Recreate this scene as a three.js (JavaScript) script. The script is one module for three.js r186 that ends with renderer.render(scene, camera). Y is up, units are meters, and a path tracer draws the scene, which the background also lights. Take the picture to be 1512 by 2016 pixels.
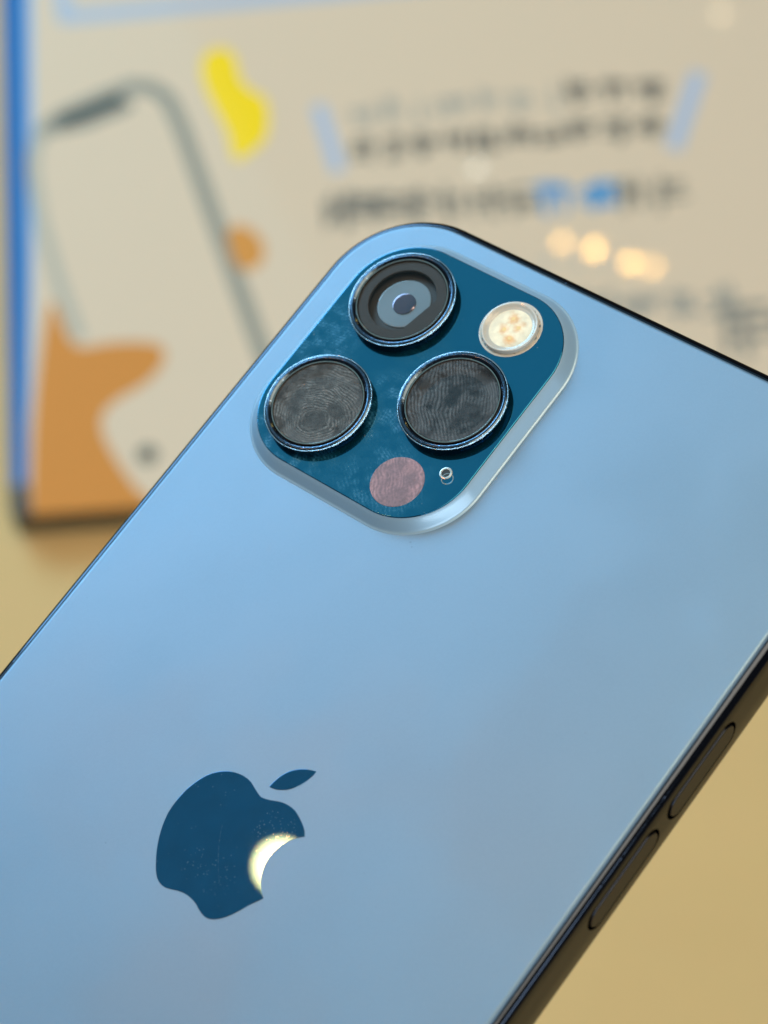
import * as THREE from 'three';
import { mergeGeometries, toCreasedNormals } from 'three/addons/utils/BufferGeometryUtils.js';
import { RectAreaLightUniformsLib } from 'three/addons/lights/RectAreaLightUniformsLib.js';
import { Brush, Evaluator, SUBTRACTION } from 'three-bvh-csg';

// ---------------------------------------------------------------- camera, light, exposure
const scene = new THREE.Scene();
const camera = new THREE.PerspectiveCamera(23.7366, 768 / 1024, 0.02, 20);
camera.position.set(0, 1.019902, 0.412068);
camera.lookAt(0, 0, 0);
camera.focus = 0.2585;
camera.userData.fStop = camera.getFocalLength() / 3.5;      // entrance pupil 3.5 mm wide
const renderer = new THREE.WebGLRenderer({ antialias: true });
renderer.toneMapping = THREE.LinearToneMapping;
renderer.toneMappingExposure = 0.95;
renderer.shadowMap.enabled = true;
scene.background = new THREE.Color().setRGB(0.10, 0.10, 0.105);
RectAreaLightUniformsLib.init();

const V = (x, y, z) => new THREE.Vector3(x, y, z);
const lin = (r, g, b) => new THREE.Color().setRGB(r, g, b);
const std = (o) => new THREE.MeshStandardMaterial(o);
const phys = (o) => new THREE.MeshPhysicalMaterial(o);
function shadows(o) { o.traverse((m) => { if (m.isMesh) { m.castShadow = true; m.receiveShadow = true; } }); return o; }
function tag(o, label, category, group) { o.userData.label = label; o.userData.category = category; if (group) o.userData.group = group; return o; }
function mesh(name, geo, mat, parent) { const m = new THREE.Mesh(geo, mat); m.name = name; m.castShadow = m.receiveShadow = true; parent.add(m); return m; }

// an area lamp or window: a frame, a glowing face and the light of the same size in front of it
function lightPanel(name, label, category, pos, look, w, h, color, intensity, bars) {
  const g = new THREE.Group(); g.name = name; g.position.copy(pos); g.lookAt(look); scene.add(g);
  tag(g, label, category);
  const fm = std({ color: lin(0.7, 0.7, 0.68), roughness: 0.6 });
  const t = 0.05;
  for (const [x, y, bw, bh] of [[0, h / 2 + t / 2, w + 2 * t, t], [0, -h / 2 - t / 2, w + 2 * t, t], [-w / 2 - t / 2, 0, t, h], [w / 2 + t / 2, 0, t, h]]) {
    const b = mesh('frame_bar', new THREE.BoxGeometry(bw, bh, 0.04), fm, g); b.position.set(x, y, -0.02);
  }
  const f = mesh(category === 'window' ? 'window_pane' : 'light_diffuser', new THREE.PlaneGeometry(w, h), std({ color: lin(0.8, 0.8, 0.8), emissive: lin(...color), emissiveIntensity: 0.05 }), g);
  f.position.z = -0.012;
  const l = new THREE.RectAreaLight(lin(...color), intensity, w, h);
  l.position.copy(pos); l.lookAt(look); scene.add(l);
  const n = V(0, 0, 1).applyQuaternion(g.quaternion); l.position.addScaledVector(n, 0.002);
  // RectAreaLight shines along its own -z
  l.lookAt(l.position.clone().addScaledVector(n, 1));
  return g;
}
const phoneMid = V(0, 0.7787, 0.3223);
const from = (dx, dy, dz, d) => phoneMid.clone().addScaledVector(V(dx, dy, dz).normalize(), d);
lightPanel('window', 'wide daylight window standing behind the table', 'window', from(-0.52, 0.28, -0.81, 2.0), phoneMid, 1.1, 0.85, [0.34, 0.72, 1.0], 14.5);
lightPanel('skylight', 'large soft roof light high behind the table', 'window', from(-0.48, 0.64, -0.6, 2.7), phoneMid, 2.3, 2.3, [0.24, 0.80, 1.0], 0.46);
lightPanel('ceiling_light_panel', 'warm white ceiling panel hanging over the table', 'ceiling light', V(0.1, 2.6, -0.35), V(0.1, 0, -0.3), 1.3, 1.1, [1.0, 0.76, 0.47], 6.2);
lightPanel('shop_front', 'long bright glazed shop front behind the photographer', 'window', from(0.34, 0.60, 0.72, 1.8), phoneMid, 2.2, 0.5, [0.8, 0.92, 1.0], 5.5);

// small bulbs: glass globe that glows, brass cap, and the light inside
function bulb(name, label, pos, r, color, radiance, group) {
  const g = new THREE.Group(); g.name = name; g.position.copy(pos); scene.add(g); tag(g, label, 'lamp', group);
  mesh('bulb_globe', new THREE.SphereGeometry(r, 24, 16), std({ color: lin(0.9, 0.9, 0.85), emissive: lin(...color), emissiveIntensity: radiance }), g);
  const cap = mesh('lamp_cap', new THREE.CylinderGeometry(r * 0.6, r * 0.7, r * 1.4, 20), std({ color: lin(0.5, 0.38, 0.18), metalness: 1, roughness: 0.3 }), g);
  cap.position.y = r * 1.6;
  const cord = mesh('lamp_cord', new THREE.CylinderGeometry(0.001, 0.001, 0.6, 8), std({ color: lin(0.03, 0.03, 0.03), roughness: 0.8 }), g);
  cord.position.y = r * 2.3 + 0.3;
  const l = new THREE.PointLight(lin(...color), radiance * Math.PI * r * r * 0.3); l.position.copy(pos); l.castShadow = true; l.shadow.radius = r / 0.02; scene.add(l);
  return g;
}
bulb('pendant_lamp', 'round pendant bulb whose glow shows in the polished emblem', V(-0.0103, 0.7806, 0.3537).addScaledVector(V(-0.5366, 0.6921, -0.4827), 1.2), 0.0125, [1, 0.31, 0.075], 220);
for (const [px, pz, dx, dy, dz, k] of [[0.0421, -0.0647, 0.0725, 0.8779, -0.4733, 0.8], [0.0496, -0.0628, 0.0855, 0.8784, -0.4703, 1.5], [0.0579, -0.0593, 0.1001, 0.8797, -0.4649, 1.3], [0.0631, -0.0581, 0.1091, 0.8797, -0.4628, 0.8]])
  bulb('string_lamp', 'tiny warm bulb in the row hanging behind the box', V(px, 0.0105, pz).multiplyScalar(1.964286).addScaledVector(V(dx, dy, dz), 1.6), 0.006, [1, 0.53, 0.11], 74 * k, 'row of tiny warm bulbs');
bulb('ceiling_bulb', 'dim amber bulb hanging apart from the row of tiny bulbs', V(0.0829, 0.0105, -0.1279).multiplyScalar(1.964286).addScaledVector(V(0.1344, 0.8259, -0.5476), 1.7), 0.006, [1, 0.74, 0.42], 16);
bulb('ceiling_bulb_001', 'dim white bulb hanging apart from the row of tiny bulbs', V(0.0223, 0.0105, -0.0848).multiplyScalar(1.964286).addScaledVector(V(0.038, 0.865, -0.5003), 1.7), 0.006, [0.85, 0.95, 0.9], 16);

// ---------------------------------------------------------------- noise and textures
function hash(x, y, s) { let h = (x * 374761393 + y * 668265263 + s * 974634777) | 0; h = Math.imul(h ^ (h >>> 13), 1274126177); h ^= h >>> 16; return (h >>> 0) / 4294967296; }
function vnoise(x, y, s = 0) {
  const xi = Math.floor(x), yi = Math.floor(y), fx = x - xi, fy = y - yi, u = fx * fx * (3 - 2 * fx), v = fy * fy * (3 - 2 * fy);
  const a = hash(xi, yi, s), b = hash(xi + 1, yi, s), c = hash(xi, yi + 1, s), d = hash(xi + 1, yi + 1, s);
  return a + (b - a) * u + (c - a) * v + (a - b - c + d) * u * v;
}
function fbm(x, y, s = 0, o = 4) { let t = 0, a = 0.5, n = 0; for (let i = 0; i < o; i++) { t += a * vnoise(x, y, s + i * 17); n += a; a *= 0.5; x = x * 2.03 + 11.3; y = y * 2.03 + 5.7; } return t / n; }
const smooth = (a, b, x) => { const t = Math.min(1, Math.max(0, (x - a) / (b - a))); return t * t * (3 - 2 * t); };
let seed = 7; const rnd = () => { seed = (Math.imul(seed, 1664525) + 1013904223) >>> 0; return seed / 4294967296; };
function dataTex(w, h, fn, srgb = false) {
  const d = new Uint8Array(w * h * 4);
  for (let j = 0; j < h; j++) for (let i = 0; i < w; i++) { const c = fn(i / (w - 1), j / (h - 1), i, j); const k = (j * w + i) * 4; for (let q = 0; q < 4; q++) d[k + q] = Math.max(0, Math.min(255, Math.round((c[q] ?? 1) * 255))); }
  const t = new THREE.DataTexture(d, w, h); t.magFilter = THREE.LinearFilter; t.minFilter = THREE.LinearFilter; t.wrapS = t.wrapT = THREE.RepeatWrapping;
  if (srgb) t.colorSpace = THREE.SRGBColorSpace; t.needsUpdate = true; return t;
}
const enc = (x) => (x <= 0.0031308 ? 12.92 * x : 1.055 * Math.pow(x, 1 / 2.4) - 0.055);

// ---------------------------------------------------------------- table
const woodTone = dataTex(512, 512, (u, v) => { const n = fbm(u * 40, v * 40, 3, 3) * 0.5 + fbm(u * 5, v * 9, 9, 4) * 0.5; const k = 0.93 + 0.14 * n; return [enc(0.65 * k), enc(0.43 * k), enc(0.172 * k), 1]; }, true);
const table = mesh('table_top', new THREE.BoxGeometry(2.4, 0.03, 1.9), std({ map: woodTone, roughness: 0.62 }), scene);
table.position.set(0, -0.015, 0); table.userData.kind = 'structure'; table.userData.label = 'tan table top under the printed box';

// ---------------------------------------------------------------- printed box
const BS = 1.964286, BW = 214, BH = 158, BT = 10;      // print units of 1.964 mm
const boxG = new THREE.Group(); boxG.name = 'printed_box'; boxG.position.set(-0.164981, 0, 0.009876); boxG.rotation.y = THREE.MathUtils.degToRad(4.2707); scene.add(boxG);
tag(boxG, 'flat white printed box with blue edge lying on the tan table', 'box');
function printCanvas() {
  const S = 9, c = document.createElement('canvas'); c.width = BW * S; c.height = BH * S; const g = c.getContext('2d');
  g.fillStyle = '#dec5a8'; g.fillRect(0, 0, c.width, c.height);
  const P = (p) => [p[0] * S, (BH - p[1]) * S];
  const poly = (pts, fill) => { g.fillStyle = fill; g.beginPath(); pts.forEach((p, i) => (i ? g.lineTo(...P(p)) : g.moveTo(...P(p)))); g.closePath(); g.fill(); };
  const blob = (pts, fill) => { g.fillStyle = fill; g.beginPath(); const n = pts.length; for (let i = 0; i < n; i++) { const a = P(pts[i]), b = P(pts[(i + 1) % n]), m = [(a[0] + b[0]) / 2, (a[1] + b[1]) / 2]; if (!i) g.moveTo(...m); else g.quadraticCurveTo(...a, ...m); } const a = P(pts[0]), b = P(pts[1]); g.quadraticCurveTo(...a, (a[0] + b[0]) / 2, (a[1] + b[1]) / 2); g.fill(); };
  const stroke = (pts, w, col, cap = 'butt') => { g.strokeStyle = col; g.lineWidth = w * S; g.lineCap = cap; g.lineJoin = 'round'; g.beginPath(); pts.forEach((p, i) => (i ? g.lineTo(...P(p)) : g.moveTo(...P(p)))); g.stroke(); };
  // blue margin along the left edge
  poly([[0, 158], [0, 7], [3.8, 8], [5.0, 66], [6.0, 158]], '#0062a8'); poly([[0, 7], [0, 0], [4.4, 0], [4.0, 8]], '#3d3a3c');
  poly([[6.0, 158], [5.0, 66], [3.9, 20], [4.9, 30], [6.4, 66], [7.8, 158]], '#93b9de');
  // pale blue frame rule
  stroke([[13.4, 158], [15.5, 131.3], [110, 134.6], [214, 138]], 4.2, '#b1bac9');
  // hand that holds the drawn phone
  blob([[10.2, 55], [12.2, 49.8], [13.8, 43.7], [16.5, 40.5], [22, 41.6], [29, 41.6], [35.8, 40.5], [36.5, 36.2], [31.8, 30.6], [24.7, 27.3], [21, 23.7], [20.8, 19.2], [23.6, 12.7], [26.5, 7.4], [30.6, 1.5], [32, 0], [18, 0], [4.4, 0], [4.6, 6], [5.8, 26.7], [8.2, 45]], '#d4862c');
  poly([[4.4, 0], [32, 0], [30.5, 3], [4.6, 5]], '#d4862c');
  // phone drawing: outline with a notch
  stroke([[8.2, 98.5], [6.6, 90], [8.2, 75.7], [12, 59.1], [16.6, 43]], 3.2, '#b7ae9c');
  stroke([[8.4, 98.5], [14, 103.4], [23.7, 107.6], [31.2, 110.4], [36.1, 109.6], [39.8, 106.1], [42.6, 98.1], [47.1, 81], [51.1, 65.6], [55.1, 50.5], [60, 32]], 3.9, '#938e80');
  stroke([[14.2, 101.7], [27.6, 106.6]], 3.2, '#33362f', 'round');
  stroke([[13.4, 100.2], [20, 101.5], [29.5, 105.2]], 3.4, '#7d7a6e', 'round');
  stroke([[14.6, 102.0], [27.4, 106.8]], 2.2, '#2f322b', 'round');
  blob([[51.6, 70], [56.2, 70.6], [60.6, 66.3], [60.8, 60.4], [56.8, 57.6], [53.2, 59.6]], '#d98f36');
  // yellow marker
  blob([[49.2, 119], [54.9, 120], [57.2, 115.2], [57, 110.8], [59.8, 106.9], [64, 104.8], [63.6, 94.2], [60.2, 90.4], [54.4, 86.6], [54.0, 95], [51, 102.2], [48.7, 108.7], [47.8, 114]], '#ffd600');
  g.fillStyle = '#55584f'; g.beginPath(); g.arc(...P([31.2, 12.8]), 2.3 * S, 0, 7); g.fill();
  // slanted pale strokes beside the heading
  stroke([[75.8, 101.8], [79.6, 83]], 3.6, '#b0bcd0'); stroke([[168.8, 104], [160, 83.2]], 4.0, '#b0bcd0');
  // characters: too blurred to read, drawn as blocks of brush strokes
  const glyph = (x, y, w, col, k) => {
    g.strokeStyle = col; g.lineCap = 'round'; g.lineWidth = w * S * 0.12;
    const q = (a, b) => [(x + (a - 0.5) * w) * S, (BH - y + (b - 0.5) * w) * S];
    for (let i = 0; i < k; i++) {
      const v = rnd() < 0.5, a = 0.12 + 0.76 * rnd(), s = rnd() * 0.3, e = 0.7 + rnd() * 0.3; g.beginPath();
      if (v) { g.moveTo(...q(a, s)); g.lineTo(...q(a + (rnd() - 0.5) * 0.2, e)); } else { g.moveTo(...q(s, a)); g.lineTo(...q(e, a - 0.05 * rnd())); } g.stroke();
    }
  };
  [[86.6, 98.4, 4], [94, 99.2, 5], [101.9, 98.2, 3], [108.5, 99.2, 4], [117.5, 100.3, 4], [124.2, 99.1, 4], [131, 99.8, 2]].forEach(([x, y, k]) => glyph(x, y, 7.2, '#a39e92', k));
  [[139.2, 100.8], [147.8, 100.5], [156.6, 99.8]].forEach(([x, y]) => glyph(x, y, 7.4, '#66625a', 7));
  [85.8, 93.2, 100.5, 107.9, 115.9, 123.2, 130.6, 138.6, 146.6, 155.2].forEach((x, i) => glyph(x, 88.6 + i * 0.15, 7.6, '#6a665d', 7));
  [[78.5, 7], [84, 8], [89.5, 7], [97, 7], [105.4, 6], [114, 5], [122, 5]].forEach(([x, k]) => glyph(x, 72.4, 9.6, '#7a756a', k));
  [[130.1, 8], [141, 8]].forEach(([x, k]) => glyph(x, 72.0, 9.4, '#3d8fc4', k + 1));
  [[148.2, 6], [158.2, 5]].forEach(([x, k]) => glyph(x, 71.4, 9.6, '#7a756a', k));
  for (let x = 70; x < 168; x += 9.6) glyph(x, 42.0, 9.6, '#98948a', 5);
  [[172.5, 34], [186, 36]].forEach(([x, y]) => glyph(x, y, 16, '#8a867c', 5));
  for (let x = 118; x < 150; x += 8) glyph(x, 55, 5, '#bab5a8', 3);
  const t = new THREE.CanvasTexture(c); t.colorSpace = THREE.SRGBColorSpace; return t;
}
{
  const sideMat = std({ color: lin(0.10, 0.082, 0.045), roughness: 0.7 });
  const r = 1.2, sh = new THREE.Shape();
  sh.moveTo(r, 0); sh.lineTo(BW - r, 0); sh.quadraticCurveTo(BW, 0, BW, r); sh.lineTo(BW, BH - r); sh.quadraticCurveTo(BW, BH, BW - r, BH); sh.lineTo(r, BH); sh.quadraticCurveTo(0, BH, 0, BH - r); sh.lineTo(0, r); sh.quadraticCurveTo(0, 0, r, 0);
  const body = new THREE.ExtrudeGeometry(sh, { depth: BT - 0.5, bevelEnabled: false, curveSegments: 6 }); body.scale(BS / 1000, BS / 1000, BS / 1000); body.rotateX(-Math.PI / 2);
  mesh('box_body', body, sideMat, boxG);
  const lid = new THREE.ExtrudeGeometry(sh, { depth: 0.3, bevelEnabled: true, bevelThickness: 0.1, bevelSize: 0.1, bevelOffset: -0.1, bevelSegments: 2, curveSegments: 6 });
  const uv = lid.attributes.uv, p = lid.attributes.position; for (let i = 0; i < p.count; i++) uv.setXY(i, p.getX(i) / BW, p.getY(i) / BH);
  lid.translate(0, 0, BT - 0.4 + 0.0); lid.scale(BS / 1000, BS / 1000, BS / 1000); lid.rotateX(-Math.PI / 2);
  const wave = dataTex(256, 256, (u, v) => { const n = fbm(u * 5, v * 4, 31, 3); return [n, n, n, 1]; });
  mesh('printed_lid', lid, phys({ map: printCanvas(), roughness: 0.55, specularIntensity: 0.4, clearcoat: 1, clearcoatRoughness: 0.02, bumpMap: wave, bumpScale: 0.00000 }), boxG);
}

// ---------------------------------------------------------------- phone: shape helpers (millimetres; x right, y up, z out of the back; 0,0 is the top left corner of the back)
const MM = 0.001;
// outline of a rounded rectangle, n points per corner, counter-clockwise
function rr(x0, y0, x1, y1, r, n = 20, m = 14) {
  const pts = [], C = [[x1 - r, y1 - r, 0], [x0 + r, y1 - r, 90], [x0 + r, y0 + r, 180], [x1 - r, y0 + r, 270]];
  C.forEach(([cx, cy, a], k) => {
    for (let i = 0; i <= n; i++) { const t = (a + (90 * i) / n) * Math.PI / 180; pts.push([cx + r * Math.cos(t), cy + r * Math.sin(t)]); }
    const q = C[(k + 1) % 4], t = (a + 90) * Math.PI / 180, A = [cx + r * Math.cos(t), cy + r * Math.sin(t)], B = [q[0] + r * Math.cos(t), q[1] + r * Math.sin(t)];
    for (let i = 1; i < m; i++) pts.push([A[0] + ((B[0] - A[0]) * i) / m, A[1] + ((B[1] - A[1]) * i) / m]);
  });
  return pts;
}
// loft of rounded rectangles: profile of [inset, z]; caps optional; uv in mm (planar on caps and gentle slopes, running length on walls)
function loft(x0, y0, x1, y1, r, profile, { capTop = true, capBottom = false, n = 20, wall = false } = {}) {
  const rings = profile.map(([d]) => rr(x0 + d, y0 + d, x1 - d, y1 - d, Math.max(0.05, r - d), n)), N = rings[0].length, pos = [], uv = [], idx = [];
  const len = [0]; for (let i = 1; i <= N; i++) { const a = rings[0][i - 1], b = rings[0][i % N]; len.push(len[i - 1] + Math.hypot(a[0] - b[0], a[1] - b[1])); }
  const nor = [], K = profile.length, seg = [];
  for (let k = 0; k + 1 < K; k++) { const dd = profile[k + 1][0] - profile[k][0], dz = profile[k + 1][1] - profile[k][1], l = Math.hypot(dd, dz); seg.push([dz / l, dd / l]); }
  const pn = profile.map((_, k) => { if (k === K - 1 && capTop) return [0, 1]; const a = seg[Math.max(0, k - 1)], b = seg[Math.min(K - 2, k)], x = a[0] + b[0], z = a[1] + b[1], l = Math.hypot(x, z) || 1; return [x / l, z / l]; });
  const out = rings[0].map((_, i) => { const per = n + 14, c = Math.floor(i / per), w = i % per, a = (c * 90 + (90 * Math.min(w, n)) / n) * Math.PI / 180; return [Math.cos(a), Math.sin(a)]; });
  let run = 0;
  rings.forEach((ring, k) => {
    if (k) run += Math.hypot(profile[k][0] - profile[k - 1][0], profile[k][1] - profile[k - 1][1]);
    for (let i = 0; i <= N; i++) { const p = ring[i % N], o = out[i % N]; pos.push(p[0], p[1], profile[k][1]); nor.push(o[0] * pn[k][0], o[1] * pn[k][0], pn[k][1]); wall ? uv.push(len[i], run) : uv.push(p[0], p[1]); }
  });
  for (let k = 0; k + 1 < rings.length; k++) for (let i = 0; i < N; i++) { const a = k * (N + 1) + i, b = a + 1, c = a + N + 1, d = c + 1; idx.push(a, b, d, a, d, c); }
  const cap = (k, flip) => {
    const base = pos.length / 3, ring = rings[k], z = profile[k][1], nz = flip ? -1 : 1; pos.push((x0 + x1) / 2, (y0 + y1) / 2, z); nor.push(0, 0, nz); uv.push((x0 + x1) / 2, (y0 + y1) / 2);
    for (let i = 0; i <= N; i++) { const p = ring[i % N]; pos.push(p[0], p[1], z); nor.push(0, 0, nz); uv.push(p[0], p[1]); }
    for (let i = 0; i < N; i++) flip ? idx.push(base, base + 2 + i, base + 1 + i) : idx.push(base, base + 1 + i, base + 2 + i);
  };
  if (capTop) cap(rings.length - 1, false);
  if (capBottom) cap(0, true);
  const g = new THREE.BufferGeometry(); g.setAttribute('position', new THREE.Float32BufferAttribute(pos, 3)); g.setAttribute('normal', new THREE.Float32BufferAttribute(nor, 3)); g.setAttribute('uv', new THREE.Float32BufferAttribute(uv, 2)); g.setIndex(idx);
  g.scale(MM, MM, MM);
  return g;
}
// turned part about +z from [r, z] points
function turned(pts, seg = 96, crease = 0.5) {
  let g = new THREE.LatheGeometry(pts.map(([r, z]) => new THREE.Vector2(r * MM, z * MM)), seg); g.rotateX(Math.PI / 2);
  return toCreasedNormals(g, crease);
}
function planarUV(g, size) { const p = g.attributes.position, uv = new Float32Array(p.count * 2); for (let i = 0; i < p.count; i++) { uv[2 * i] = p.getX(i) / MM / size + 0.5; uv[2 * i + 1] = p.getY(i) / MM / size + 0.5; } g.setAttribute('uv', new THREE.BufferAttribute(uv, 2)); return g; }

// ---------------------------------------------------------------- phone
const phone = new THREE.Group(); phone.name = 'smartphone';
{
  const m = new THREE.Matrix4().makeBasis(V(0.750983, 0.309732, 0.583173), V(0.596843, 0.059435, -0.800153), V(-0.282494, 0.948965, -0.140227));
  m.setPosition(0.00048, 0.77164, 0.271466); phone.applyMatrix4(m);
}
scene.add(phone);
tag(phone, 'blue smartphone with three rear cameras held above the table', 'smartphone');
const W = 71.5, L = 146.7, TH = 7.4;

// stainless frame with pockets for the volume buttons
const grit = dataTex(512, 512, (u, v) => { const n = 0.55 * fbm(u * 90, v * 90, 5, 2) + 0.45 * vnoise(u * 14, v * 14, 8); return [n, n, n, 1]; });
const gritRepeat = (t, sx, sy) => { const c = t.clone(); c.repeat.set(sx, sy); c.needsUpdate = true; return c; };
const railWave = dataTex(512, 128, (u, v) => { const n = 0.85 * fbm(u * 12, v * 2, 5, 3) + 0.15 * (vnoise(u * 60, v * 14, 8) > 0.86 ? 1 : 0.3); return [n, n, n, 1]; }), railBump = gritRepeat(railWave, 0.02, 0.08);
const railMat = phys({ color: lin(0.030, 0.037, 0.052), metalness: 1, roughness: 0.09, bumpMap: railBump, bumpScale: 0.00004 });
const buttonsY = [[-34.6, -45.6], [-47.9, -59.1]];
{
  const prof = [[0.9, -TH + 0.3], [0.3, -TH + 0.34], [0.06, -TH + 0.6], [0, -TH + 1.0], [0, -4.5], [0, -2.5], [0, -1.2], [0.04, -0.95], [0.12, -0.74], [0.25, -0.55], [0.42, -0.42], [0.62, -0.34], [0.84, -0.31], [1.1, -0.32]];
  let g = loft(0, -L, W, 0, 11.5, prof, { capTop: true, capBottom: true, wall: true });
  const ev = new Evaluator(); ev.attributes = ['position', 'uv', 'normal'];
  let brush = new Brush(g); brush.updateMatrixWorld();
  for (const [a, b] of buttonsY) {
    const h = 3.4, l = a - b + 0.8, s = new THREE.Shape(); const rad = h / 2;
    s.absarc(l / 2 - rad, 0, rad, -Math.PI / 2, Math.PI / 2, false); s.absarc(-l / 2 + rad, 0, rad, Math.PI / 2, Math.PI * 1.5, false);
    let pg = new THREE.ExtrudeGeometry(s, { depth: 1.6, bevelEnabled: false, curveSegments: 16 }); pg.scale(MM, MM, MM);
    pg.rotateZ(Math.PI / 2); pg.rotateY(Math.PI / 2); pg.translate((W - 0.8) * MM, ((a + b) / 2) * MM, -3.75 * MM);
    const pb = new Brush(pg); pb.updateMatrixWorld(); brush = ev.evaluate(brush, pb, SUBTRACTION); brush.updateMatrixWorld();
  }
  const fg = brush.geometry; fg.clearGroups(); mesh('frame', fg, railMat, phone);
  for (const [a, b] of buttonsY) {
    const h = 2.65, l = a - b, s = new THREE.Shape(), rad = h / 2;
    s.absarc(l / 2 - rad, 0, rad, -Math.PI / 2, Math.PI / 2, false); s.absarc(-l / 2 + rad, 0, rad, Math.PI / 2, Math.PI * 1.5, false);
    const pg = new THREE.ExtrudeGeometry(s, { depth: 0.6, bevelEnabled: true, bevelThickness: 0.12, bevelSize: 0.12, bevelOffset: -0.12, bevelSegments: 3, curveSegments: 16 }); pg.scale(MM, MM, MM);
    pg.rotateZ(Math.PI / 2); pg.rotateY(Math.PI / 2); pg.translate((W - 0.62) * MM, ((a + b) / 2) * MM, -3.75 * MM);
    mesh('volume_button', pg, phys({ color: lin(0.028, 0.034, 0.048), metalness: 1, roughness: 0.28 }), phone);
  }
  mesh('front_glass', loft(0.9, -L + 0.9, W - 0.9, -0.9, 10.6, [[0.5, -TH], [0.1, -TH + 0.06], [0, -TH + 0.29]], { capTop: false, capBottom: true }), phys({ color: lin(0.01, 0.01, 0.012), roughness: 0.05 }), phone);
}

// matte back glass
const frost = dataTex(512, 512, (u, v) => { const n = 0.6 * vnoise(u * 256, v * 256, 2) + 0.4 * vnoise(u * 90, v * 90, 4); return [n, n, n, 1]; });
const motes = []; for (let i = 0; i < 70; i++) motes.push([rnd() * W, rnd() * L, 0.03 + 0.06 * rnd() * rnd(), rnd() < 0.6 ? -1 : 1]);
motes.push([31.4, L - 35.6, 0.12, -1], [31.9, L - 36.0, 0.1, -1]);
const moteGrid = new Map(); for (const m of motes) { const k = Math.floor(m[0] / 2) + ',' + Math.floor(m[1] / 2); if (!moteGrid.has(k)) moteGrid.set(k, []); moteGrid.get(k).push(m); }
const backTone = dataTex(1024, 2048, (u, v, i, j) => {
  const x = u * W, y = v * L; let n = 0.955 + 0.06 * fbm(u * 9, v * 18, 41, 3) + 0.03 * (hash(i >> 1, j >> 1, 3) - 0.5);
  for (const m of moteGrid.get(Math.floor(x / 2) + ',' + Math.floor(y / 2)) ?? []) n += 0.22 * m[3] * smooth(m[2] * 1.4, m[2] * 0.6, Math.hypot(x - m[0], y - m[1]));
  return [n, n, n, 1];
});
const backUV = backTone.clone(); backUV.repeat.set(1 / W, 1 / L); backUV.offset.set(0, 1); backUV.needsUpdate = true;
const backSheen = dataTex(512, 1024, (u, v) => { const n = fbm(u * 5 + 2 * fbm(u * 3, v * 6, 7, 2), v * 8, 93, 4); return [1, 0.82 + 0.18 * smooth(0.3, 0.65, n), 1, 1]; }); backSheen.repeat.set(1 / W, 1 / L); backSheen.offset.set(0, 1);
const matte = phys({ color: lin(0.170, 0.264, 0.362), metalness: 0.62, roughness: 0.47, roughnessMap: backSheen, map: backUV, bumpMap: gritRepeat(frost, 1 / 22, 1 / 22), bumpScale: 0.0000012 });
mesh('back_glass', loft(0.95, -L + 0.95, W - 0.95, -0.95, 10.55, [[0, -0.6], [0, -0.4], [0.02, -0.3], [0.06, -0.2], [0.13, -0.11], [0.23, -0.045], [0.36, -0.01], [0.5, 0]]), matte, phone);

// camera plateau: polished glass with a rolled slope
function print1(u, v, cx, cy, sp, s) {  // ridges of a fingerprint round (cx, cy)
  const dx = u - cx, dy = (v - cy) * 1.25, r = Math.hypot(dx, dy) + 1.1 * (fbm(u * 0.5, v * 0.5, s, 2) - 0.5);
  return 0.5 + 0.5 * Math.sin((2 * Math.PI * r) / sp + 1.5 * fbm(u * 1.5, v * 1.5, s + 5, 2));
}
const PX0 = 3.8, PX1 = 34.8, PY0 = -36.5, PY1 = -3.3;
const smudge = (x, y) => {   // greasy fingerprint film on the plateau: 0 clean .. 1 greasy
  const reg = Math.max(smooth(10, 3, Math.hypot(x - 12, (y + 34) * 1.3)), smooth(6.5, 2, Math.hypot(x - 20, y + 24)), smooth(7.5, 2, Math.hypot(x - 25, y + 32)) * 0.95, smooth(5.5, 1.5, Math.hypot(x - 8, (y + 20) * 0.7)) * 0.9, smooth(4, 1, Math.hypot(x - 19, y + 16.5)) * 0.4);
  const rid = print1(x, y, 14, -41, 0.5, 61) * 0.6 + print1(x, y, 33, -26, 0.46, 71) * 0.4;
  const n = fbm(x * 0.9, y * 0.9, 55, 4), gr = vnoise(x * 7, y * 7, 91);
  return 0.52 * Math.min(1, reg * smooth(0.22, 0.78, n) * (0.3 + 0.7 * rid) * (0.4 + 0.9 * gr));
};
const flecks = []; for (let i = 0; i < 46; i++) flecks.push([PX0 + rnd() * 31, PY0 + rnd() * 33, 0.03 + 0.06 * rnd() * rnd(), rnd() * 3.1]);
const fleck = (x, y) => { let t = 0; for (const [a, b, r, w] of flecks) { const c = Math.cos(w), s = Math.sin(w), X = ((x - a) * c + (y - b) * s) / 1.8, Y = -(x - a) * s + (y - b) * c; t = Math.max(t, smooth(r, r * 0.5, Math.hypot(X, Y))); } return t; };
const TS = 1024;
const platCol = dataTex(TS, TS, (u, v) => { const x = PX0 + u * 31, y = PY0 + v * 33.2, s = smudge(x, y), f = fleck(x, y); const c = [0.006 + 0.07 * s, 0.145 + 0.06 * s, 0.265 + 0.06 * s]; return c.map((q) => enc(q + (0.4 - q) * f * 0.8)).concat(1); }, true);
const platRough = dataTex(512, 512, (u, v) => { const x = PX0 + u * 31, y = PY0 + v * 33.2, s = smudge(x, y); return [0, 0.04 + 0.4 * s, Math.max(0, 0.9 - 1.3 * s), 1]; });
for (const t of [platCol, platRough]) { t.repeat.set(1 / 31, 1 / 33.2); t.offset.set(-PX0 / 31, -PY0 / 33.2); }
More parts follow.
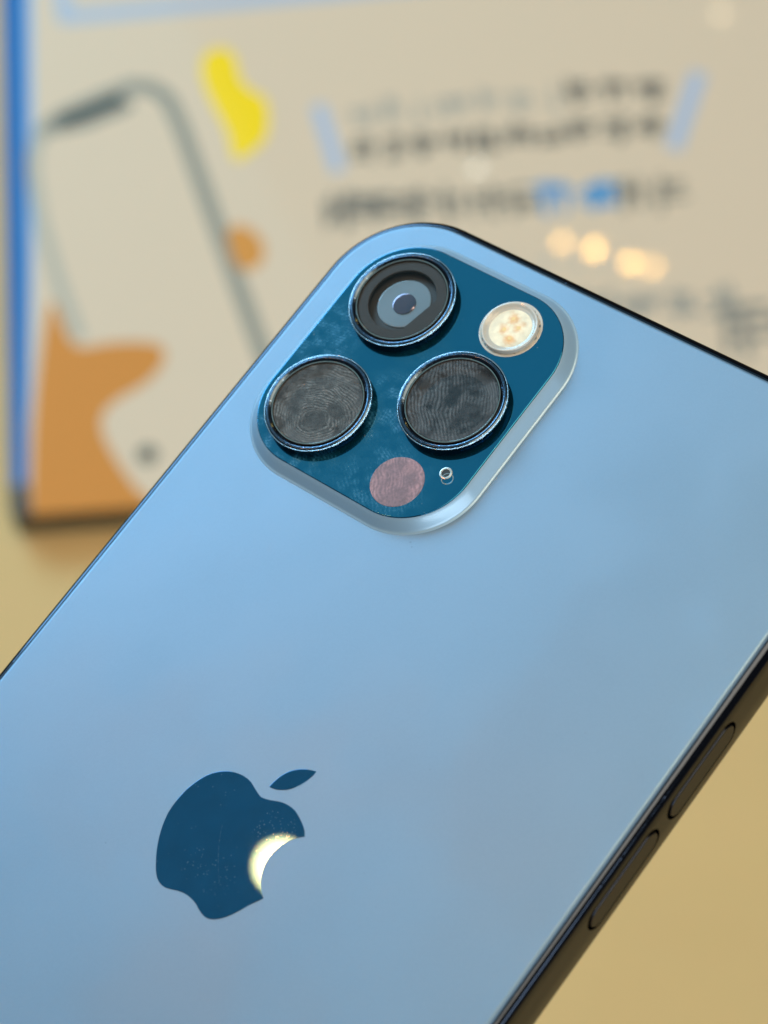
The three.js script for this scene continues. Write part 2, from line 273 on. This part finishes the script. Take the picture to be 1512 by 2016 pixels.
const gloss = phys({ map: platCol, roughnessMap: platRough, metalnessMap: platRough, roughness: 1, metalness: 1, ior: 1.5, clearcoat: 0.3, clearcoatRoughness: 0.05 });
const slopeMat = phys({ color: lin(0.34, 0.52, 0.68), metalness: 0.4, roughness: 0.42, clearcoat: 0.5, clearcoatRoughness: 0.12 });
const plateau = mesh('camera_plateau', loft(PX0, PY0, PX1, PY1, 9.0, [[-0.02, -0.05], [0, 0.004], [0.16, 0.03], [0.27, 0.1], [0.36, 0.2], [0.46, 0.34], [0.66, 0.62], [0.86, 0.88], [1.02, 1.08], [1.15, 1.22], [1.27, 1.33], [1.38, 1.41], [1.46, 1.44]], { n: 28, capTop: false }), slopeMat, phone);
mesh('plateau_glass', loft(PX0 + 1.32, PY0 + 1.32, PX1 - 1.32, PY1 - 1.32, 7.68, [[0, 1.3], [0, 1.43], [0.02, 1.47], [0.06, 1.493], [0.12, 1.5]], { n: 28 }), gloss, plateau);

// camera lenses
const ringCol = dataTex(1024, 128, (u, v, i, j) => { const n = hash(i >> 1, j >> 2, 12), b = fbm(u * 160, v * 12, 77, 3); const k = 0.75 + 0.5 * b; return [enc(0.055 * k + (n > 0.985 ? 0.14 : 0)), enc(0.08 * k + (n > 0.985 ? 0.26 : 0)), enc(0.115 * k + (n > 0.985 ? 0.5 : 0)), 1]; }, true);
const ringBump = dataTex(1024, 128, (u, v, i, j) => { const n = 0.6 * fbm(u * 260, v * 24, 21, 2) + 0.4 * hash(i >> 1, j >> 2, 6); return [n, n, n, 1]; });
const ringMat = phys({ map: ringCol, metalness: 1, roughness: 0.13, bumpMap: ringBump, bumpScale: 0.000006 });
const trimMat = phys({ color: lin(0.32, 0.31, 0.29), metalness: 1, roughness: 0.08 });
const edgeMat = phys({ color: lin(0.40, 0.46, 0.52), metalness: 1, roughness: 0.09, bumpMap: ringBump, bumpScale: 0.000008 });
const wellMat = std({ color: lin(0.004, 0.004, 0.005), roughness: 0.6 });
const plateMat = phys({ color: lin(0.022, 0.017, 0.013), roughness: 0.5, metalness: 0, specularIntensity: 0.5, bumpMap: gritRepeat(grit, 1, 1), bumpScale: 0.00002 });
function lens(cx, cy, kind) {
  const g = mesh('camera_lens', turned([[5.55, 1.46], [5.55, 2.05], [5.7, 2.2], [6.16, 2.36], [6.2, 2.44], [6.2, 2.55], [5.98, 2.67], [5.8, 2.68], [5.72, 2.66], [5.5, 2.5], [5.46, 2.35], [5.4, 2.3], [5.3, 1.6]], 128), ringMat, phone);
  g.position.set(cx * MM, -cy * MM, 0);
  mesh('trim_ring', turned([[5.42, 2.28], [5.4, 2.58], [5.34, 2.66], [5.24, 2.66], [5.16, 2.6], [5.14, 2.3]], 128), trimMat, g);
  mesh('ring_edge', turned([[6.17, 2.44], [6.25, 2.5], [6.25, 2.56], [6.2, 2.6], [6.13, 2.6], [6.1, 2.56]], 128), edgeMat, g);
  mesh('lens_well', turned([[5.2, 2.4], [5.1, 1.56], [0, 1.56]], 64), wellMat, g);
  const dome = (r, h, z, mat, name) => { const pts = []; for (let i = 0; i <= 10; i++) { const t = (i / 10) * Math.PI / 2; pts.push([r * Math.cos(t), z + h * Math.sin(t)]); } pts[10][0] = 0; return mesh(name, turned(pts, 48, 1.2), mat, g); };
  if (kind === 'open') {
    const s = new THREE.Shape(); s.absarc(0, 0, 5.15, 0, Math.PI * 2);
    const hole = new THREE.Path(), q = [], nx = 0.97, ny = -0.24; for (let i = 0; i < 96; i++) { const t = (i / 96) * Math.PI * 2; let x = 3.95 * Math.cos(t), y = 3.95 * Math.sin(t); const d = x * nx + y * ny - 3.05; if (d > 0) { x -= nx * d; y -= ny * d; } q.push(new THREE.Vector2(x, y)); }
    hole.setFromPoints(q.reverse()); s.holes.push(hole);
    const pg = new THREE.ExtrudeGeometry(s, { depth: 0.2, bevelEnabled: true, bevelThickness: 0.06, bevelSize: 0.06, bevelOffset: -0.06, bevelSegments: 2, curveSegments: 64 }); pg.translate(0, 0, 2.2); pg.scale(MM, MM, MM);
    mesh('aperture_plate', pg, plateMat, g);
    mesh('lens_barrel', turned([[3.15, 1.57], [3.12, 1.66], [3.02, 1.72], [2.8, 1.7], [1.6, 1.61], [1.4, 1.6], [0, 1.6]], 96, 0.9), phys({ color: lin(0.10, 0.125, 0.145), roughness: 0.3, metalness: 0.3, clearcoat: 1, clearcoatRoughness: 0.05 }), g);
    dome(1.36, 0.5, 1.61, phys({ color: lin(0.16, 0.13, 0.17), roughness: 0.06, metalness: 1 }), 'lens_element');
    mesh('cover_glass', turned([[5.2, 2.5], [0, 2.5]], 64), phys({ color: lin(1, 1, 1), transmission: 1, thickness: 0, roughness: 0.0, ior: 1.45, specularIntensity: 0.35 }), g);
  } else {
    { const R = 9, r0 = 4.4, base = Math.sqrt(R * R - r0 * r0), pts = []; for (let i = 0; i <= 16; i++) { const r = r0 * (1 - i / 16); pts.push([r, 1.3 + Math.sqrt(R * R - r * r) - base]); }
      mesh('lens_element', turned(pts, 72, 1.2), phys({ color: lin(0.07, 0.068, 0.075), metalness: 1, roughness: 0.05 }), g); }
    const A = kind === 'whorl';
    const t = dataTex(512, 512, (u, v) => {
      const x = (u - 0.5) * 10.6, y = (v - 0.5) * 10.6;
      const rid = A ? print1(x, y, 1.0, -1.9, 0.37, 33) * smooth(0.8, 2.0, Math.hypot(x - 1.0, y + 1.9)) : 0.5 + 0.5 * Math.sin(2 * Math.PI * (0.78 * x + 0.62 * y + 0.9 * fbm(x * 0.45, y * 0.45, 35, 2) + 0.02 * x * y) / 0.39);
      const n = fbm(x * 0.55, y * 0.55, A ? 4 : 6, 4), gr = fbm(x * 4, y * 4, 19, 2), grease = smooth(0.22, 0.55, n + (A ? 0.12 : 0.02));
      const ridges = rid * smooth(0.3, 0.55, fbm(x * 0.45, y * 0.45, A ? 58 : 62, 2) + 0.12), a = Math.min(1, grease * (0.2 + 0.46 * ridges) * (0.45 + 0.95 * gr) + 0.06 + 0.08 * gr), k = 0.75 + 0.5 * fbm(x * 1.2, y * 1.2, 44, 3);
      return A ? [enc(0.125 * k), enc(0.108 * k), enc(0.09 * k), Math.min(1, a * 1.0)] : [enc(0.095 * k), enc(0.093 * k), enc(0.095 * k), a * 0.75];
    }, true);
    mesh('cover_glass', planarUV(turned([[5.2, 2.5], [2.6, 2.5], [0, 2.5]], 64), 10.6), phys({ map: t, transparent: true, roughness: 0.45, clearcoat: 0.8, clearcoatRoughness: 0.12 }), g);
  }
  return g;
}
lens(12.85, 12.4, 'open').userData.label = 'clear rear camera with its inner barrel showing';
lens(12.7, 27.75, 'whorl').userData.label = 'rear camera smudged with a whorled fingerprint';
lens(26.2, 20.2, 'lines').userData.label = 'rear camera smudged with straight fingerprint ridges';

// flash
{
  const g = mesh('flash', turned([[3.62, 1.49], [3.56, 1.53], [3.46, 1.53], [3.36, 1.5], [3.2, 1.5], [3.2, 1.96], [3.16, 2.04], [3.06, 2.07], [2.96, 2.02], [2.74, 1.8], [2.5, 1.64], [2.44, 1.62], [0, 1.62]], 96, 0.6), phys({ color: lin(0.50, 0.47, 0.41), roughness: 0.32, clearcoat: 0.7, clearcoatRoughness: 0.08 }), phone);
  g.position.set(25.8 * MM, -9.35 * MM, 0);
  const chips = [[-0.4, 1.15], [-0.5, -0.45], [0.85, 0.45], [0.75, -1.1]];
  const t = dataTex(256, 256, (u, v) => {
    const x = (u - 0.5) * 5, y = (v - 0.5) * 5, n = fbm(x * 1.6, y * 1.6, 5, 4); let d = 0; chips.forEach(([a, b], i) => { d = Math.max(d, (0.6 + 0.4 * hash(i, 2, 3)) * smooth(1.1, 0.1, Math.hypot(x - a, y - b) + 1.2 * (n - 0.5))); });
    const w = 0.8 + 0.4 * n; return [enc(Math.min(0.95, 0.86 * w)), enc(Math.min(0.9, (0.76 - 0.3 * d) * w)), enc((0.55 - 0.4 * d) * w), 1];
  }, true);
  mesh('phosphor_plate', planarUV(turned([[2.46, 1.63], [2.2, 1.68], [1.2, 1.72], [0, 1.73]], 64, 1), 5), phys({ map: t, roughness: 0.4, clearcoat: 0.6, clearcoatRoughness: 0.15 }), g);
  for (const [x, y] of chips) { const b = mesh('led_chip', new THREE.BoxGeometry(0.42 * MM, 0.42 * MM, 0.05 * MM), std({ color: lin(0.86, 0.6, 0.24), roughness: 0.4 }), g); b.position.set(x * MM, y * MM, 1.715 * MM); b.rotation.z = 0.4; }
  mesh('flash_cover', turned([[3.0, 2.02], [0, 2.05]], 48), phys({ color: lin(1, 1, 1), transmission: 1, thickness: 0, roughness: 0.05 }), g);
}
// depth sensor window, also fingerprinted
{
  const t = dataTex(512, 512, (u, v) => {
    const x = (u - 0.5) * 6.1, y = (v - 0.5) * 6.1, n = fbm(x * 1.1, y * 1.1, 13, 4), rid = 0.5 + 0.5 * Math.sin(2 * Math.PI * (0.78 * x + 0.62 * y + 0.8 * fbm(x * 0.8, y * 0.8, 15, 3)) / 0.4), gr = fbm(x * 5, y * 5, 29, 2);
    const k = 0.62 + 0.34 * rid * smooth(0.3, 0.65, n) + 0.5 * (gr - 0.4), w = smooth(0.45, 0.65, fbm(x * 0.8, y * 0.3, 81, 3));
    return [enc((0.24 + 0.1 * w) * k), enc((0.125 + 0.05 * w) * k), enc((0.145 + 0.05 * w) * k), 1];
  }, true);
  const g = mesh('depth_sensor', planarUV(turned([[3.08, 1.49], [3.05, 1.53], [2.98, 1.545], [0, 1.545]], 72), 6.1), phys({ map: t, roughness: 0.4, clearcoat: 0.5, clearcoatRoughness: 0.15 }), phone);
  g.position.set(26.4 * MM, -30.95 * MM, 0);
}
// microphone
{
  const rim = phys({ color: lin(0.42, 0.42, 0.40), metalness: 0.6, roughness: 0.25 });
  const g = mesh('microphone', turned([[0.74, 1.49], [0.72, 1.56], [0.6, 1.6], [0.48, 1.57], [0.45, 1.5]], 40), rim, phone); g.position.set(30.56 * MM, (-27.49) * MM, 0);
  mesh('sound_hole', turned([[0.46, 1.515], [0, 1.515]], 32), wellMat, g);
  const b = mesh('inner_rim', turned([[0.72, 1.49], [0.7, 1.53], [0.6, 1.55], [0.54, 1.5]], 40), phys({ color: lin(0.16, 0.22, 0.24), metalness: 0.6, roughness: 0.25 }), g); b.position.set((31.1 - 30.56) * MM, ((-27.95) - (-27.49)) * MM, -0.012 * MM);
}
// polished emblem: apple with a bite and a leaf
{
  const dust = []; for (let i = 0; i < 150; i++) { const a = i < 60; dust.push(a ? [33.5 + 6 * rnd(), -77 + 3 * rnd() - 1.2 * rnd(), 0.02 + 0.035 * rnd()] : i < 110 ? [37.5 + 4 * rnd(), -70.5 + 3.2 * rnd(), 0.025 + 0.045 * rnd()] : [28.5 + 13 * rnd(), -79 + 12.5 * rnd(), 0.02 + 0.03 * rnd()]); }
  const t = dataTex(1024, 1024, (u, v) => {
    const x = 27 + u * 18, y = -81 + v * 20; let d = 0; for (const [a, b, r] of dust) { const q = Math.abs(x - a) + Math.abs(y - b); if (q < 0.2) d = Math.max(d, smooth(r * 1.5, r * 0.5, Math.hypot(x - a, y - b))); }
    const q = -y - 71.55, sc = smooth(0.05, 0.015, Math.abs(x - 34.33 - 0.5 * q - 0.055 * q * q)) * smooth(2.7, 2.2, Math.abs(q - 2.5)) * 0.3 * vnoise(y * 6, 3, 4);
    d = Math.min(1, d * 0.45 + sc); const n = 0.9 + 0.2 * fbm(x * 0.6, y * 0.6, 8, 3);
    return [enc(0.003 * n + 0.4 * d), enc(0.082 * n + 0.4 * d), enc(0.18 * n + 0.36 * d), 1];
  }, true);
  t.repeat.set(1 / 18, 1 / 20); t.offset.set(-27 / 18, 81 / 20);
  const mat = phys({ map: t, metalness: 0.9, roughness: 0.012, clearcoat: 0.42, clearcoatRoughness: 0.012 });
  const B1 = [[35.93, 66.97], [36.46, 66.87], [37.1, 66.66], [38.0, 66.3], [38.87, 66.14], [39.8, 66.17], [40.6, 66.42], [41.43, 66.82], [42.17, 67.28], [42.69, 67.82]];
  const B2 = [[42.69, 67.82], [41.8, 68.7], [41.35, 69.49], [41.07, 70.34], [40.93, 71.24], [41.0, 72.29], [41.37, 73.32], [41.84, 74.11], [42.5, 74.78], [43.18, 75.24]];
  const B3 = [[43.18, 75.24], [42.82, 75.87], [42.39, 76.55], [41.96, 77.45], [41.39, 78.43], [40.83, 79.18], [40.14, 79.78], [39.5, 80.04], [38.85, 80.04], [38.17, 79.84], [37.48, 79.56], [36.75, 79.38], [35.89, 79.33], [35.0, 79.48], [34.21, 79.76], [33.48, 79.98], [32.67, 79.94], [31.95, 79.6], [31.31, 79.05], [30.4, 77.96], [29.69, 76.93], [29.08, 75.81], [28.63, 74.7], [28.31, 73.49], [28.22, 72.22], [28.3, 70.86], [28.53, 69.89], [28.89, 68.86], [29.49, 67.85], [30.28, 67.07], [31.24, 66.5], [32.24, 66.22], [33.12, 66.16], [33.88, 66.26], [34.54, 66.51], [35.29, 66.8], [35.93, 66.97]];
  const L1 = [[35.93, 65.63], [36.01, 64.87], [36.27, 63.97], [36.76, 63.11], [37.44, 62.46], [38.25, 61.99], [39.22, 61.66]], L2 = [[39.22, 61.66], [39.21, 62.19], [38.95, 63.09], [38.51, 64.0], [37.93, 64.76], [37.16, 65.29], [36.48, 65.56], [35.93, 65.63]];
  const curve = (pts, k) => new THREE.SplineCurve(pts.map(([x, y]) => new THREE.Vector2(x, -y))).getPoints(pts.length * k).slice(0, -1);
  const solid = (sections) => {
    const s = new THREE.Shape(sections.flatMap((p) => curve(p, 4)));
    const g = new THREE.ExtrudeGeometry(s, { depth: 0.02, bevelEnabled: true, bevelThickness: 0.015, bevelSize: 0.03, bevelOffset: -0.03, bevelSegments: 2 });
    const p = g.attributes.position, uv = g.attributes.uv; for (let i = 0; i < p.count; i++) uv.setXY(i, p.getX(i), p.getY(i)); g.translate(0, 0, 0.006); g.scale(MM, MM, MM); return g;
  };
  const e = mesh('emblem', solid([B1, B2, B3]), mat, phone); e.userData.label = 'polished dark apple emblem with a bite taken out';
  mesh('emblem_leaf', solid([L1, L2]), mat, e);
}

shadows(scene);
renderer.render(scene, camera);
